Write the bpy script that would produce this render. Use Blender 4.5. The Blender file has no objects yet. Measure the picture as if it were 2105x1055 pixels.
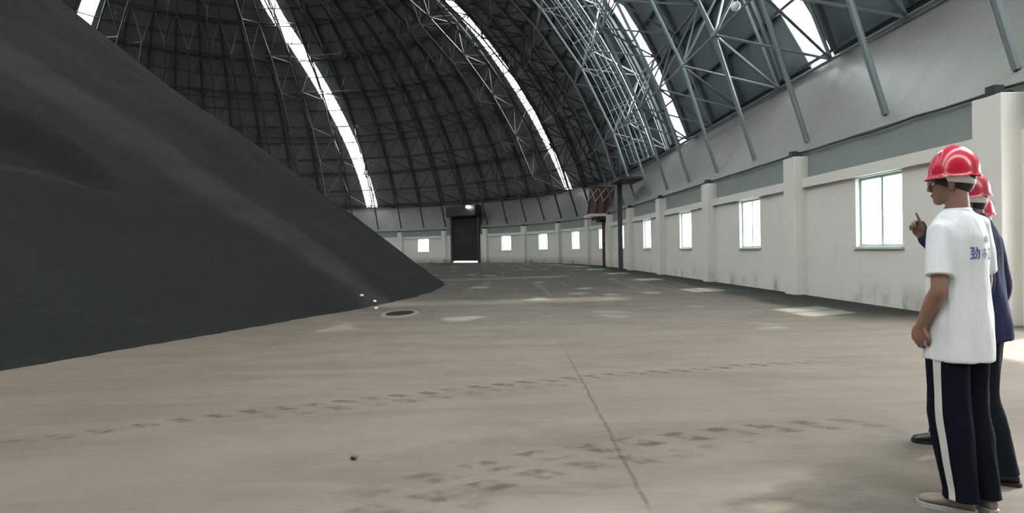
import bpy, bmesh, math, random
from mathutils import Vector, Matrix, noise
from math import sin, cos, pi, sqrt, hypot, atan2
random.seed(7)
sc = bpy.context.scene
C = sc.collection

# ------------------------------------------------------------------ camera
F_PX, PITCH, ROLL, CAM_H = 1150.0, -0.0128, 0.0209, 1.3017
cam = bpy.data.cameras.new('camera'); cam_o = bpy.data.objects.new('camera', cam); C.objects.link(cam_o)
cam.sensor_width = 36; cam.lens = F_PX / 2105 * 36; cam.clip_start = 0.05; cam.clip_end = 500
_F = Vector((0, cos(PITCH), sin(PITCH))); _U = Vector((0, -sin(PITCH), cos(PITCH))); _R = Vector((1, 0, 0))
_r = _R * cos(ROLL) - _U * sin(ROLL); _u = _R * sin(ROLL) + _U * cos(ROLL)
cam_o.matrix_world = Matrix(((_r.x, _u.x, -_F.x, 0), (_r.y, _u.y, -_F.y, 0), (_r.z, _u.z, -_F.z, CAM_H), (0, 0, 0, 1)))
sc.camera = cam_o
# ------------------------------------------------------------------ sky and exposure
world = bpy.data.worlds.new('overcast_sky'); sc.world = world; world.use_nodes = True
wn = world.node_tree.nodes; wl = world.node_tree.links
for n in list(wn): wn.remove(n)
wo = wn.new('ShaderNodeOutputWorld'); wb = wn.new('ShaderNodeBackground')
wb.inputs[0].default_value = (0.93, 0.97, 1.0, 1); wb.inputs[1].default_value = 10.0
wl.new(wb.outputs[0], wo.inputs[0])
sc.view_settings.view_transform = 'Standard'; sc.view_settings.look = 'None'
sc.view_settings.gamma = 1; sc.view_settings.use_curve_mapping = False
sc.view_settings.exposure = 0.78
sc.cycles.use_denoising = True
sc.cycles.max_bounces = 8; sc.cycles.diffuse_bounces = 5; sc.cycles.transparent_max_bounces = 8
sc.cycles.caustics_reflective = False; sc.cycles.caustics_refractive = False

sun = bpy.data.lights.new('hazy_sun', 'SUN'); sun.energy = 9.0; sun.angle = math.radians(2.5); sun.color = (1.0, .97, .92)
sun_o = bpy.data.objects.new('hazy_sun', sun); C.objects.link(sun_o)
sun_o.rotation_euler = Vector((1.0, .38, 1.08)).to_track_quat('Z', 'Y').to_euler()

# ------------------------------------------------------------------ plan of the building: two long walls and round ends
XW, TH, ZS, A_R = 7.8339, 0.0332, 37.7192, 27.2464     # wall at the camera, its slight turn, straight length, end radius
S0W, LB = 11.3974, 5.7016                              # first window and bay length along the wall
S_NEAR = -14.0
R_S, HZ = 30.7, -3.9 + CAM_H                           # roof shell radius and the height of its centre
D_ = Vector((-sin(TH), cos(TH))); N_ = Vector((-cos(TH), -sin(TH)))
FARC = Vector((XW, 0)) + D_ * ZS + N_ * A_R
NEARC = Vector((XW, 0)) + D_ * S_NEAR + N_ * A_R
S_FAR = ZS + pi * A_R
S_LEFT = S_FAR + (ZS - S_NEAR)
S_END = S_LEFT + pi * A_R
def P(s, n, z):
    """point s metres along the right wall and round the far end, n metres inward, z high"""
    if s < S_NEAR:
        ph = (S_NEAR - s) / A_R
        q = NEARC - N_ * (A_R - n) * cos(ph) - D_ * (A_R - n) * sin(ph)
    elif s <= ZS:
        q = Vector((XW, 0)) + D_ * s + N_ * n
    elif s <= S_FAR:
        ph = (s - ZS) / A_R
        q = FARC - N_ * (A_R - n) * cos(ph) + D_ * (A_R - n) * sin(ph)
    elif s <= S_LEFT:
        q = FARC + N_ * (A_R - n) - D_ * (s - S_FAR)
    else:
        ph = (s - S_LEFT) / A_R
        q = NEARC + N_ * (A_R - n) * cos(ph) - D_ * (A_R - n) * sin(ph)
    return Vector((q.x, q.y, z))
def shell(s, t, r=R_S):
    return P(s, A_R - r * cos(t), HZ + r * sin(t))

# ------------------------------------------------------------------ materials
class M:
    def __init__(s, name):
        s.m = bpy.data.materials.new(name); s.m.use_nodes = True
        s.t = s.m.node_tree; s.n = s.t.nodes; s.l = s.t.links
        s.b = s.n['Principled BSDF']; s.out = s.n['Material Output']
    def new(s, typ, **k):
        n = s.n.new(typ)
        for a, v in k.items(): setattr(n, a, v)
        return n
    def coord(s, kind='Object'):
        return s.new('ShaderNodeTexCoord').outputs[kind]
    def pos(s): return s.new('ShaderNodeNewGeometry').outputs['Position']
    def mapping(s, v, sc_=(1, 1, 1), loc=(0, 0, 0)):
        n = s.new('ShaderNodeMapping'); s.l.new(v, n.inputs[0]); n.inputs['Scale'].default_value = sc_; n.inputs['Location'].default_value = loc
        return n.outputs[0]
    def noise(s, v, scale, detail=4, rough=.55, dist=0):
        n = s.new('ShaderNodeTexNoise'); s.l.new(v, n.inputs['Vector']); n.inputs['Scale'].default_value = scale
        n.inputs['Detail'].default_value = detail; n.inputs['Roughness'].default_value = rough; n.inputs['Distortion'].default_value = dist
        return n.outputs['Fac']
    def put(s, sock, v):
        if isinstance(v, (int, float)): sock.default_value = v
        elif isinstance(v, tuple): sock.default_value = v if len(v) == 4 else (*v, 1)
        else: s.l.new(v, sock)
    def math(s, op, a, b=0.0, c=0.0, clamp=False):
        n = s.new('ShaderNodeMath', operation=op, use_clamp=clamp)
        s.put(n.inputs[0], a); s.put(n.inputs[1], b); s.put(n.inputs[2], c)
        return n.outputs[0]
    def ramp(s, v, lo, hi, a=0.0, b=1.0, smooth=True):
        n = s.new('ShaderNodeMapRange'); n.interpolation_type = 'SMOOTHSTEP' if smooth else 'LINEAR'
        s.put(n.inputs[0], v); n.inputs[1].default_value = lo; n.inputs[2].default_value = hi; n.inputs[3].default_value = a; n.inputs[4].default_value = b
        return n.outputs[0]
    def mix(s, f, a, b, mode='MIX'):
        n = s.new('ShaderNodeMix', data_type='RGBA', blend_type=mode)
        s.put(n.inputs[0], f); s.put(n.inputs[6], a); s.put(n.inputs[7], b)
        return n.outputs[2]
    def xyz(s, v):
        n = s.new('ShaderNodeSeparateXYZ'); s.l.new(v, n.inputs[0]); return n.outputs
    def color(s, v): s.put(s.b.inputs['Base Color'], v)
    def set(s, rough=.6, metal=0, spec=.5):
        s.b.inputs['Roughness'].default_value = rough; s.b.inputs['Metallic'].default_value = metal; s.b.inputs['Specular IOR Level'].default_value = spec
    def bump(s, h, strength=.3, dist=.02):
        n = s.new('ShaderNodeBump'); s.l.new(h, n.inputs['Height']); n.inputs['Strength'].default_value = strength; n.inputs['Distance'].default_value = dist
        s.l.new(n.outputs[0], s.b.inputs['Normal'])
MAT = {}
def simple(name, col, rough=.6, metal=0, var=.12, scale=6, spec=.5, bump=0):
    m = M(name); v = m.coord()
    f = m.noise(v, scale)
    m.color(m.mix(f, tuple(c * (1 - var) for c in col), tuple(min(1, c * (1 + var)) for c in col)))
    m.set(rough, metal, spec)
    if bump: m.bump(m.noise(v, scale * 4), bump, .01)
    MAT[name] = m.m; return m.m
simple('coal_lump', (.03, .033, .034), .45, 0, .3, 20, .6, .4)
simple('pale_stone', (.42, .43, .42), .7, 0, .15, 20)
simple('red_helmet', (.43, .012, .034), .22, 0, .05, 3, .6)
simple('dark_red_helmet', (.30, .012, .025), .3, 0, .05, 3, .6)
simple('white_plastic', (.80, .79, .76), .5, 0, .04)
simple('hair', (.012, .011, .012), .6, 0, .3, 60)
simple('navy_cloth', (.020, .025, .058), .9, 0, .25, 9, .1, .3)
simple('black_trousers', (.0045, .0065, .0105), .9, 0, .3, 9, .06, .3)
simple('stripe_cloth', (.46, .48, .43), .85, 0, .08, 9, .2)
simple('dark_cloth', (.008, .011, .015), .9, 0, .3, 9, .06, .3)
simple('brown_shoe', (.16, .125, .09), .6, 0, .2, 30)
simple('black_shoe', (.012, .011, .011), .45, 0, .2, 30)
simple('shoe_sole', (.30, .29, .27), .8, 0, .1, 30)
simple('print_blue', (.05, .08, .24), .8, 0, .1, 40)
simple('print_grey', (.20, .26, .32), .8, 0, .1, 40)
simple('eye_white', (.75, .73, .70), .3, 0, .02)
simple('eye_dark', (.02, .012, .01), .2, 0, .02)
simple('lips', (.22, .085, .07), .5, 0, .05)
simple('steel_dark', (.035, .042, .044), .5, .3, .2, 4)
simple('post_paint', (.055, .06, .06), .5, .1, .2, 3)
simple('red_pipe', (.10, .03, .025), .6, 0, .25, 5)
simple('rust', (.17, .09, .06), .85, 0, .4, 3)
simple('white_slab', (.52, .51, .48), .7, 0, .06, 4)
simple('frame_aluminium', (.42, .52, .52), .4, .2, .06, 6)
simple('shutter_metal', (.022, .027, .026), .55, .2, .2, 2)
simple('outside_concrete', (.42, .45, .40), .9, 0, .1, .2)
simple('manhole_iron', (.016, .016, .008), .95, 0, .25, 12, .05)
simple('concrete_rim', (.115, .105, .088), .85, 0, .1, 15)
simple('lamp_shade', (.5, .5, .5), .35, .6, .05)

m = M('skin'); v = m.coord(); m.color(m.mix(m.noise(v, 14), (.18, .095, .065), (.245, .135, .095))); m.set(.5, 0, .4)
m.b.inputs['Subsurface Weight'].default_value = .06; m.b.inputs['Subsurface Radius'].default_value = (.01, .004, .002); MAT['skin'] = m.m
m = M('skin_dusty'); v = m.coord(); m.color(m.mix(m.noise(v, 14), (.15, .10, .08), (.20, .135, .105))); m.set(.6, 0, .3); MAT['skin_dusty'] = m.m
m = M('white_cotton'); v = m.coord()
m.color(m.mix(m.noise(v, 3), (.56, .57, .585), (.62, .63, .63))); m.set(.9, 0, .15)
w = m.noise(m.mapping(v, (5, 5, 1.1)), 1.6, 3, .5, .6); m.bump(w, .55, .05); MAT['white_cotton'] = m.m

def emis(name, col, st):
    m = M(name); m.color((0, 0, 0)); m.b.inputs['Emission Color'].default_value = (*col, 1); m.b.inputs['Emission Strength'].default_value = st; MAT[name] = m.m
emis('lamp_glow', (1, 1, .97), 14)
# steel of the space frame: grey blue paint with coal dust settled on it
m = M('truss_steel'); p = m.pos(); y = m.xyz(p)
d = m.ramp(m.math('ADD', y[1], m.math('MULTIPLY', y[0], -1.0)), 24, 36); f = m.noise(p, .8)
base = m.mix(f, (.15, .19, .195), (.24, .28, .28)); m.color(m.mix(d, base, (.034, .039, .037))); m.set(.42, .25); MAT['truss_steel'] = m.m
m = M('purlin_steel'); p = m.pos(); y = m.xyz(p)
d = m.ramp(y[1], 20, 42); m.color(m.mix(d, (.075, .095, .10), (.06, .068, .064))); m.set(.55, .2); MAT['purlin_steel'] = m.m
# roof sheet: teal grey profiled metal, sooty towards the coal
m = M('roof_sheet'); p = m.pos(); xs = m.xyz(p)
d = m.ramp(m.math('ADD', xs[1], m.math('MULTIPLY', xs[0], -.8)), 14, 46)
f = m.noise(p, .35, 5, .6); f2 = m.noise(p, 2.2, 3)
clean = m.mix(f, (.11, .145, .15), (.17, .20, .20)); soot = m.mix(f2, (.10, .112, .105), (.145, .158, .148))
m.color(m.mix(d, clean, soot)); m.set(.65, .1)
m.bump(f2, .3, .05); MAT['roof_sheet'] = m.m
m = M('lining_sheet'); p = m.pos(); xs = m.xyz(p); f = m.noise(m.mapping(p, (1, 1, .35)), .9, 4, .6)
dd = m.ramp(m.math('ADD', xs[1], m.math('MULTIPLY', f, 14)), 26, 62)
m.color(m.mix(dd, m.mix(f, (.20, .205, .195), (.28, .28, .265)), m.mix(f, (.13, .135, .125), (.25, .25, .235)))); m.set(.45, .25); MAT['lining_sheet'] = m.m
m = M('grey_panel'); p = m.pos(); f = m.noise(p, .8); m.color(m.mix(f, (.185, .21, .205), (.225, .25, .24))); m.set(.6); MAT['grey_panel'] = m.m
# skylight sheet and glass
def glaze(name, col, glossy, trans):
    m = M(name); m.n.remove(m.b)
    t = m.new('ShaderNodeBsdfTransparent'); t.inputs[0].default_value = (*col, 1)
    o = m.new('ShaderNodeBsdfTranslucent' if trans else 'ShaderNodeBsdfGlossy')
    o.inputs['Color'].default_value = (.9, .92, .9, 1)
    if not trans: o.inputs['Roughness'].default_value = .05
    x = m.new('ShaderNodeMixShader'); x.inputs[0].default_value = glossy
    m.l.new(t.outputs[0], x.inputs[1]); m.l.new(o.outputs[0], x.inputs[2]); m.l.new(x.outputs[0], m.out.inputs[0]); MAT[name] = m.m
glaze('skylight_sheet', (.93, .95, .95), .62, True)
glaze('window_glass', (.90, .97, .96), .06, False)
glaze('spectacle_glass', (.9, .92, .92), .3, False)
# white rendered wall, scuffed with coal dust near the floor
m = M('wall_render'); p = m.pos(); xs = m.xyz(p)
f = m.noise(p, .5, 4); base = m.mix(f, (.60, .58, .53), (.66, .64, .59))
g = m.noise(m.mapping(p, (1.2, 1.2, .5)), 1.3, 5, .65)
st = m.math('MULTIPLY', m.ramp(xs[2], .6, .02, 0, .8), m.ramp(g, .48, .72), clamp=True)
far = m.math('MULTIPLY', m.ramp(xs[2], .8, .0), m.ramp(xs[1], 28, 48, 0, .55))
st = m.math('ADD', st, far, clamp=True)
st2 = m.math('MULTIPLY', m.ramp(m.noise(m.mapping(p, (3, 3, .18)), 1.5, 3), .62, .8), .18)
m.color(m.mix(m.math('ADD', st, st2, clamp=True), base, (.20, .195, .15))); m.set(.85, 0, .25); m.bump(m.noise(p, 12), .08, .01); MAT['wall_render'] = m.m
# coal
m = M('coal'); p = m.pos()
f = m.noise(p, .35, 6, .65); f2 = m.noise(m.mapping(p, (1, 1, .4)), 1.4, 6, .7); f3 = m.noise(p, 14, 4, .7)
c = m.mix(f, (.0085, .0105, .0095), (.014, .0165, .015)); m.color(m.mix(m.math('MULTIPLY', f2, .35), c, (.009, .0105, .010))); m.set(.95, 0, .08)
m.bump(m.math('ADD', m.math('MULTIPLY', f2, 1.0), m.math('MULTIPLY', f3, .3)), .5, .12); MAT['coal'] = m.m
# floor: pale concrete under coal dust, tyre marks, one joint
m = M('floor_concrete'); p = m.pos(); xs = m.xyz(p); X, Y = xs[0], xs[1]
n1 = m.noise(p, .45, 5, .6); n2 = m.noise(p, 2.2, 5, .65); n3 = m.noise(m.mapping(p, (.35, 1.6, 1)), 1.3, 5, .65, .4); n4 = m.noise(p, 30, 3); n5 = m.noise(p, 7, 3)
clean = m.mix(n2, (.130, .110, .088), (.175, .153, .128))
clean = m.mix(m.math('MULTIPLY', m.ramp(n3, .40, .66), .5), clean, (.105, .088, .070))
dustc = m.mix(n2, (.036, .034, .029), (.068, .064, .056))
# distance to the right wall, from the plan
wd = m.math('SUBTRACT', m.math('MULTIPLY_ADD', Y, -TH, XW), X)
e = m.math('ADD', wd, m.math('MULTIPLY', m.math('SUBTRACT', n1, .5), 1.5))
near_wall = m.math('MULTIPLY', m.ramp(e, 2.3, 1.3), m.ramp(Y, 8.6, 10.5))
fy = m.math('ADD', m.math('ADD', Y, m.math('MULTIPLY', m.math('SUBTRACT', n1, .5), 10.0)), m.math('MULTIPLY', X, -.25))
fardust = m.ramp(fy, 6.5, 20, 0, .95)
# sun patches on the dusty floor, painted as paler spots
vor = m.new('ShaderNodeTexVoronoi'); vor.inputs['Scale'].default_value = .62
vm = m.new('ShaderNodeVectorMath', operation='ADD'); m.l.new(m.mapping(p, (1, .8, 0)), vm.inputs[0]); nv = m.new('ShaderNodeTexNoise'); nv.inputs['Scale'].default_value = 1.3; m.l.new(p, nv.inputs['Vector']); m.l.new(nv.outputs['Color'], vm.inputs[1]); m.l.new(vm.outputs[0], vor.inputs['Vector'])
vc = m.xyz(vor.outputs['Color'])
sun_spots = m.math('MULTIPLY', m.math('MULTIPLY', m.ramp(vor.outputs['Distance'], .30, .10), m.ramp(vc[0], .25, .6)), m.math('MULTIPLY', m.ramp(Y, 7, 9.5), m.ramp(wd, 1.6, 2.6)))
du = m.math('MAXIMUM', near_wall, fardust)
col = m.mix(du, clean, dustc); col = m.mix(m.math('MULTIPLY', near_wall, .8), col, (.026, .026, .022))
col = m.mix(m.math('MULTIPLY', sun_spots, .75), col, (.26, .245, .22))
# dust trodden round the foreground
fg = m.math('MULTIPLY', m.ramp(m.noise(m.mapping(p, (.8, 1.5, 1), (3, 1, 0)), 1.1, 5, .65, .5), .50, .68), m.ramp(Y, 5.0, 3.2))
fg = m.math('MULTIPLY', fg, m.ramp(X, -2.2, .6, .15, .75))
col = m.mix(fg, col, (.085, .077, .066))
def track(c0, c1, c2, half, pitch, x0, x1, amt):
    yc = m.math('MULTIPLY_ADD', m.math('MULTIPLY_ADD', X, c2, c1), X, c0)
    d = m.math('SUBTRACT', Y, m.math('MULTIPLY_ADD', m.math('SUBTRACT', n1, .5), .25, yc)); ad = m.math('ABSOLUTE', d)
    q = m.math('FRACT', m.math('DIVIDE', m.math('ADD', X, m.math('MULTIPLY', d, 1.1)), pitch))
    tri = m.math('ABSOLUTE', m.math('SUBTRACT', q, .5))
    lug = m.ramp(m.math('MULTIPLY_ADD', m.math('SUBTRACT', n5, .5), .5, tri), .38, .16)
    side = m.math('MULTIPLY', m.ramp(ad, half, half * .75), m.ramp(ad, half * .10, half * .25, .55, 1))
    ends = m.math('MULTIPLY', m.ramp(X, x0, x0 + 1), m.ramp(X, x1, x1 - 1.5))
    br = m.ramp(n5, .34, .62)
    return m.math('MULTIPLY', m.math('MULTIPLY', m.math('MULTIPLY', lug, side), m.math('MULTIPLY', ends, br)), amt)
t1 = m.math('MAXIMUM', track(5.40, .30, -.028, .085, .23, -4.2, 4.2, .85), track(5.20, .30, -.028, .08, .27, -2.6, 1.6, .6))
t2 = m.math('MAXIMUM', track(3.42, .42, -.07, .12, .33, -1.2, 3.2, .8), track(3.14, .42, -.07, .10, .29, -1.4, 2.0, .7))
t3 = track(2.85, .30, -.03, .10, .3, -1.8, .6, .5)
tr = m.math('MAXIMUM', m.math('MAXIMUM', t1, t2), t3)
col = m.mix(tr, col, (.050, .041, .033))
# joint
jx = m.math('ABSOLUTE', m.math('SUBTRACT', X, m.math('MULTIPLY_ADD', m.math('SUBTRACT', n2, .5), .06, .66)))
jt = m.math('MULTIPLY', m.math('MULTIPLY', m.ramp(jx, .020, .004), m.ramp(n5, .36, .56, .35, 1)), m.ramp(Y, 8, 5.5, .0, .5))
col = m.mix(jt, col, (.035, .031, .027))
# long wheel lanes in the dust
ln = m.math('MULTIPLY', m.ramp(m.noise(m.mapping(p, (1.4, .05, 1)), 1.6, 3), .56, .66), m.math('MULTIPLY', m.ramp(Y, 6, 11), .28))
col = m.mix(ln, col, (.15, .135, .115))
lf = m.math('MULTIPLY', m.ramp(m.math('MULTIPLY_ADD', m.math('SUBTRACT', n1, .5), 2.5, X), 1.0, -5.5), .62)  # floor darkened leftward: painted light falloff, plus coal dust near the heap
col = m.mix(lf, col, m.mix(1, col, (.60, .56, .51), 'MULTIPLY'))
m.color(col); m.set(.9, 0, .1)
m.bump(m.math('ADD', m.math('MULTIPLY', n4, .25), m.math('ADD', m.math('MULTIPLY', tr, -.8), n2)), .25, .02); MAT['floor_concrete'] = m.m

# ------------------------------------------------------------------ helpers
def obj(name, bm, mat=None, parent=None, smooth=False, mats=None):
    me = bpy.data.meshes.new(name); bmesh.ops.recalc_face_normals(bm, faces=bm.faces) if not getattr(bm, 'keep', False) else None
    bm.to_mesh(me); bm.free()
    o = bpy.data.objects.new(name, me); C.objects.link(o)
    for x in (mats or [mat]): me.materials.append(MAT[x])
    if smooth:
        for pl in me.polygons: pl.use_smooth = True
    if parent: o.parent = parent
    return o
def meshobj(name, verts, faces, mat, parent=None, smooth=False):
    me = bpy.data.meshes.new(name); me.from_pydata([tuple(v) for v in verts], [], faces); me.materials.append(MAT[mat])
    o = bpy.data.objects.new(name, me); C.objects.link(o)
    if smooth:
        for pl in me.polygons: pl.use_smooth = True
    if parent: o.parent = parent
    return o
def tag(o, label=None, cat=None, group=None, kind=None):
    if label: o['label'] = label
    if cat: o['category'] = cat
    if group: o['group'] = group
    if kind: o['kind'] = kind
    return o
def empty(name, loc=(0, 0, 0), rz=0):
    o = bpy.data.objects.new(name, None); C.objects.link(o); o.location = loc; o.rotation_euler = (0, 0, rz); o.empty_display_size = .2
    return o
def path_box(bm, s0, s1, n0, n1, z0, z1, ds=1.0, off=Vector((0, 0, 0))):
    k = max(1, int(math.ceil((s1 - s0) / ds))); rows = []
    for i in range(k + 1):
        s = s0 + (s1 - s0) * i / k
        rows.append([bm.verts.new(P(s, n, z) - off) for n, z in ((n0, z0), (n1, z0), (n1, z1), (n0, z1))])
    for a, b in zip(rows, rows[1:]):
        for j in range(4): bm.faces.new((a[j], a[(j + 1) % 4], b[(j + 1) % 4], b[j]))
    bm.faces.new(rows[0]); bm.faces.new(rows[-1][::-1])
def frame_of(d):
    d = d.normalized(); up = Vector((0, 0, 1)) if abs(d.z) < .95 else Vector((1, 0, 0))
    a = d.cross(up).normalized(); return a, a.cross(d).normalized()
def bar(bm, a, b, r, seg=6):
    a = Vector(a); b = Vector(b); u, v = frame_of(b - a)
    ra = []; rb = []
    for i in range(seg):
        t = 2 * pi * i / seg; o = (u * cos(t) + v * sin(t)) * r
        ra.append(bm.verts.new(a + o)); rb.append(bm.verts.new(b + o))
    for i in range(seg): bm.faces.new((ra[i], ra[(i + 1) % seg], rb[(i + 1) % seg], rb[i]))
    bm.faces.new(ra[::-1]); bm.faces.new(rb)
def poly_tube(bm, pts, r, seg=6):
    pts = [Vector(p) for p in pts]; rings = []
    for i, p in enumerate(pts):
        d = pts[min(i + 1, len(pts) - 1)] - pts[max(i - 1, 0)]; u, v = frame_of(d)
        if rings:
            pu = rings[-1][1]; d.normalize(); u = (pu - d * pu.dot(d)).normalized(); v = u.cross(d)
        rr = r if isinstance(r, (int, float)) else r[i]
        rings.append(([bm.verts.new(p + (u * cos(2 * pi * k / seg) + v * sin(2 * pi * k / seg)) * rr) for k in range(seg)], u))
    for a, b in zip(rings, rings[1:]):
        for k in range(seg): bm.faces.new((a[0][k], a[0][(k + 1) % seg], b[0][(k + 1) % seg], b[0][k]))
    bm.faces.new(rings[0][0][::-1]); bm.faces.new(rings[-1][0])
def box(bm, c, sz, rot=None):
    r = bmesh.ops.create_cube(bm, size=1.0)
    mt = Matrix.Translation(Vector(c)) @ (rot.to_4x4() if rot else Matrix.Identity(4)) @ Matrix.Diagonal((*sz, 1))
    bmesh.ops.transform(bm, matrix=mt, verts=r['verts']); return r['verts']
def ball(bm, c, r, sub=1, sc3=(1, 1, 1), rot=None):
    q = bmesh.ops.create_icosphere(bm, subdivisions=sub, radius=1.0)
    mt = Matrix.Translation(Vector(c)) @ (rot.to_4x4() if rot else Matrix.Identity(4)) @ Matrix.Diagonal((r * sc3[0], r * sc3[1], r * sc3[2], 1))
    bmesh.ops.transform(bm, matrix=mt, verts=q['verts']); return q['verts']
def loft(bm, rings, cap=True):
    """rings: list of lists of points"""
    vs = [[bm.verts.new(Vector(p)) for p in r] for r in rings]; n = len(vs[0])
    for a, b in zip(vs, vs[1:]):
        for k in range(n): bm.faces.new((a[k], a[(k + 1) % n], b[(k + 1) % n], b[k]))
    if cap: bm.faces.new(vs[0][::-1]); bm.faces.new(vs[-1])
    return vs

# ------------------------------------------------------------------ floor, ground, walls
bm = bmesh.new()
rim = []
s = S_NEAR - pi * A_R / 2
total = S_END - pi * A_R / 2 - s
for i in range(240):
    rim.append(P(s + total * i / 240, -.12, 0))
top = [bm.verts.new(q) for q in rim]; bot = [bm.verts.new(q - Vector((0, 0, .2))) for q in rim]
bm.faces.new(top); bm.faces.new(bot[::-1])
for i in range(240): bm.faces.new((top[i], bot[i], bot[(i + 1) % 240], top[(i + 1) % 240]))
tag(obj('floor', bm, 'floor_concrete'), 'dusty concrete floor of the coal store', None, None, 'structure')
bm = bmesh.new(); box(bm, (-19, 12, -.26), (320, 320, .1))
tag(obj('ground', bm, 'outside_concrete'), 'pale paved ground outside the windows', None, None, 'structure')

SILL, WTOP, WW = CAM_H - .1004, CAM_H + 1.3666, 1.37
WALL_H, BEAM0, BEAM1 = 3.47, WTOP + .0, WTOP + .25
DOOR_K = 9
door_s = S0W + DOOR_K * LB
door_half = 1.85
win_k = [k for k in range(0, 13) if k != DOOR_K]
# openings along the wall: windows (s, half) and gates
openings = [(S0W + k * LB, WW / 2, SILL, WTOP) for k in win_k] + [(door_s, door_half, 0, 9), (5.55, 2.15, 0, 3.3)]
openings.sort()
def wall_run(name, s_a, s_b, zt, label, ops):
    bm = bmesh.new(); cur = s_a
    for (c, h, z0, z1) in ops:
        if c < s_a or c > s_b: continue
        path_box(bm, cur, c - h, -.24, 0, 0, zt)
        if z0 > 0: path_box(bm, c - h, c + h, -.24, 0, 0, z0)
        if z1 < zt: path_box(bm, c - h, c + h, -.24, 0, z1, zt)
        cur = c + h
    path_box(bm, cur, s_b, -.24, 0, 0, zt)
    return tag(obj(name, bm, 'wall_render'), label, None, None, 'structure')
s_mid = ZS + 4
wall_run('wall_right', S_NEAR - pi * A_R / 2, s_mid, BEAM1, 'long white rendered wall with a row of windows', openings)
wall_run('wall_back', s_mid, S_FAR, BEAM1, 'curved white wall at the far end round the shutter', openings)
wall_run('wall_left', S_FAR, S_END - pi * A_R / 2, BEAM1, 'white wall behind the coal heap', [])
# grey panel band above the wall
for nm, a, b in (('trim_1', S_NEAR - pi * A_R / 2, 5.55), ('trim_2', 5.55, door_s - door_half), ('trim_3', door_s + door_half, S_END - pi * A_R / 2)):
    bm = bmesh.new(); path_box(bm, a, b, -.22, -.06, BEAM1 - .02, 3.62)
    tag(obj(nm, bm, 'grey_panel'), 'grey blue sheet band between the wall top and the sloping lining', None, None, 'structure')
# projecting lintel beam, in bays between the pilasters
pil_s = [S0W + (k - .5) * LB for k in range(0, 14)]
tn = 4
for a, b in zip(pil_s, pil_s[1:]):
    if abs((a + b) / 2 - door_s) < 1: continue
    bm = bmesh.new(); path_box(bm, a + .24, b - .24, -.04, .10, BEAM0 + .02, BEAM1)
    tag(obj('trim_%d' % tn, bm, 'wall_render'), 'white concrete lintel beam running over the windows between two pilasters', None, None, 'structure'); tn += 1
for i, a in enumerate(pil_s):
    near_door = abs(abs(a - door_s) - LB / 2) < .1
    w2 = .26
    bm = bmesh.new(); path_box(bm, a - w2, a + w2, -.1, .30, 0, WALL_H, .6)
    bmesh.ops.bevel(bm, geom=[e for e in bm.edges], offset=.012, segments=1, affect='EDGES')
    o = obj('pilaster', bm, 'wall_render')
    tag(o, None, None, None, 'structure'); o['label'] = 'white pilaster of the hall wall, number %s from the near end' % ['one', 'two', 'three', 'four', 'five', 'six', 'seven', 'eight', 'nine', 'ten', 'eleven', 'twelve', 'thirteen', 'fourteen'][i]
    bm = bmesh.new(); path_box(bm, a - .16, a + .16, .02, .30, WALL_H, WALL_H + .05, .6); path_box(bm, a - .08, a + .08, .08, .24, WALL_H + .05, WALL_H + .16, .6)
    obj('bearing_plate', bm, 'steel_dark', o)

# windows
for wi, k in enumerate(win_k):
    c = S0W + k * LB; a, b = c - WW / 2, c + WW / 2
    root = empty('window_%d' % (wi + 1), P(c, 0, SILL)); off = Vector(root.location)
    tag(root, 'white aluminium sliding window, number %d along the wall from the near end' % (wi + 1), None, None, 'structure')
    bm = bmesh.new(); t = .055
    for (x0, x1, z0, z1) in ((a, a + t, SILL, WTOP), (b - t, b, SILL, WTOP), (a, b, SILL, SILL + t), (a, b, WTOP - t, WTOP), (c - .03, c + .03, SILL, WTOP)):
        path_box(bm, x0, x1, -.17, -.10, z0, z1, .7, off)
    obj('window_frame', bm, 'frame_aluminium', root)
    bm = bmesh.new(); path_box(bm, c + .03, b - t, -.135, -.125, SILL + t, WTOP - t, .7, off); obj('pane', bm, 'window_glass', root)
    bm = bmesh.new(); path_box(bm, a + t, c + .0, -.155, -.145, SILL + t, WTOP - t, .7, off); obj('pane', bm, 'window_glass', root)
    bm = bmesh.new(); path_box(bm, a - .05, b + .05, -.1, .05, SILL - .05, SILL - .002, .7, off); obj('window_sill', bm, 'white_slab', root)

# open side gate beside the camera: steel posts and lintel
g = empty('door_1', P(5.55, 0, 0)); tag(g, 'open gateway in the near right wall', None, None, 'structure'); off = Vector(g.location)
bm = bmesh.new(); path_box(bm, 3.25, 3.4, -.26, .06, 0, 2.7, 1, off); path_box(bm, 7.7, 7.85, -.26, .06, 0, 2.7, 1, off); path_box(bm, 3.25, 7.85, -.26, .06, 2.7, 2.85, 1, off)
obj('door_frame', bm, 'steel_dark', g)

# ------------------------------------------------------------------ roller shutter at the far end
dr = empty('door_2', P(door_s, 0, 0)); tag(dr, 'tall dark roller shutter door raised a little off the floor at the far end', None, None, 'structure'); off = Vector(dr.location)
bm = bmesh.new(); k = 46; z0, z1 = .17, 4.85; rows = []
for i in range(k * 2 + 1):
    z = z0 + (z1 - z0) * i / (k * 2); n = .06 + (.035 if i % 2 else 0)
    rows.append([bm.verts.new(P(door_s - door_half + .05, n, z) - off), bm.verts.new(P(door_s + door_half - .05, n, z) - off)])
for a, b in zip(rows, rows[1:]): bm.faces.new((a[0], a[1], b[1], b[0]))
o = obj('curtain', bm, 'shutter_metal', dr); md = o.modifiers.new('solid', 'SOLIDIFY'); md.thickness = .02
bm = bmesh.new()
for sg in (-1, 1): path_box(bm, door_s + sg * (door_half - .02) - .14, door_s + sg * (door_half - .02) + .14, -.12, .16, 0, 4.9, .5, off)
obj('guide_rail', bm, 'steel_dark', dr)
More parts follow.
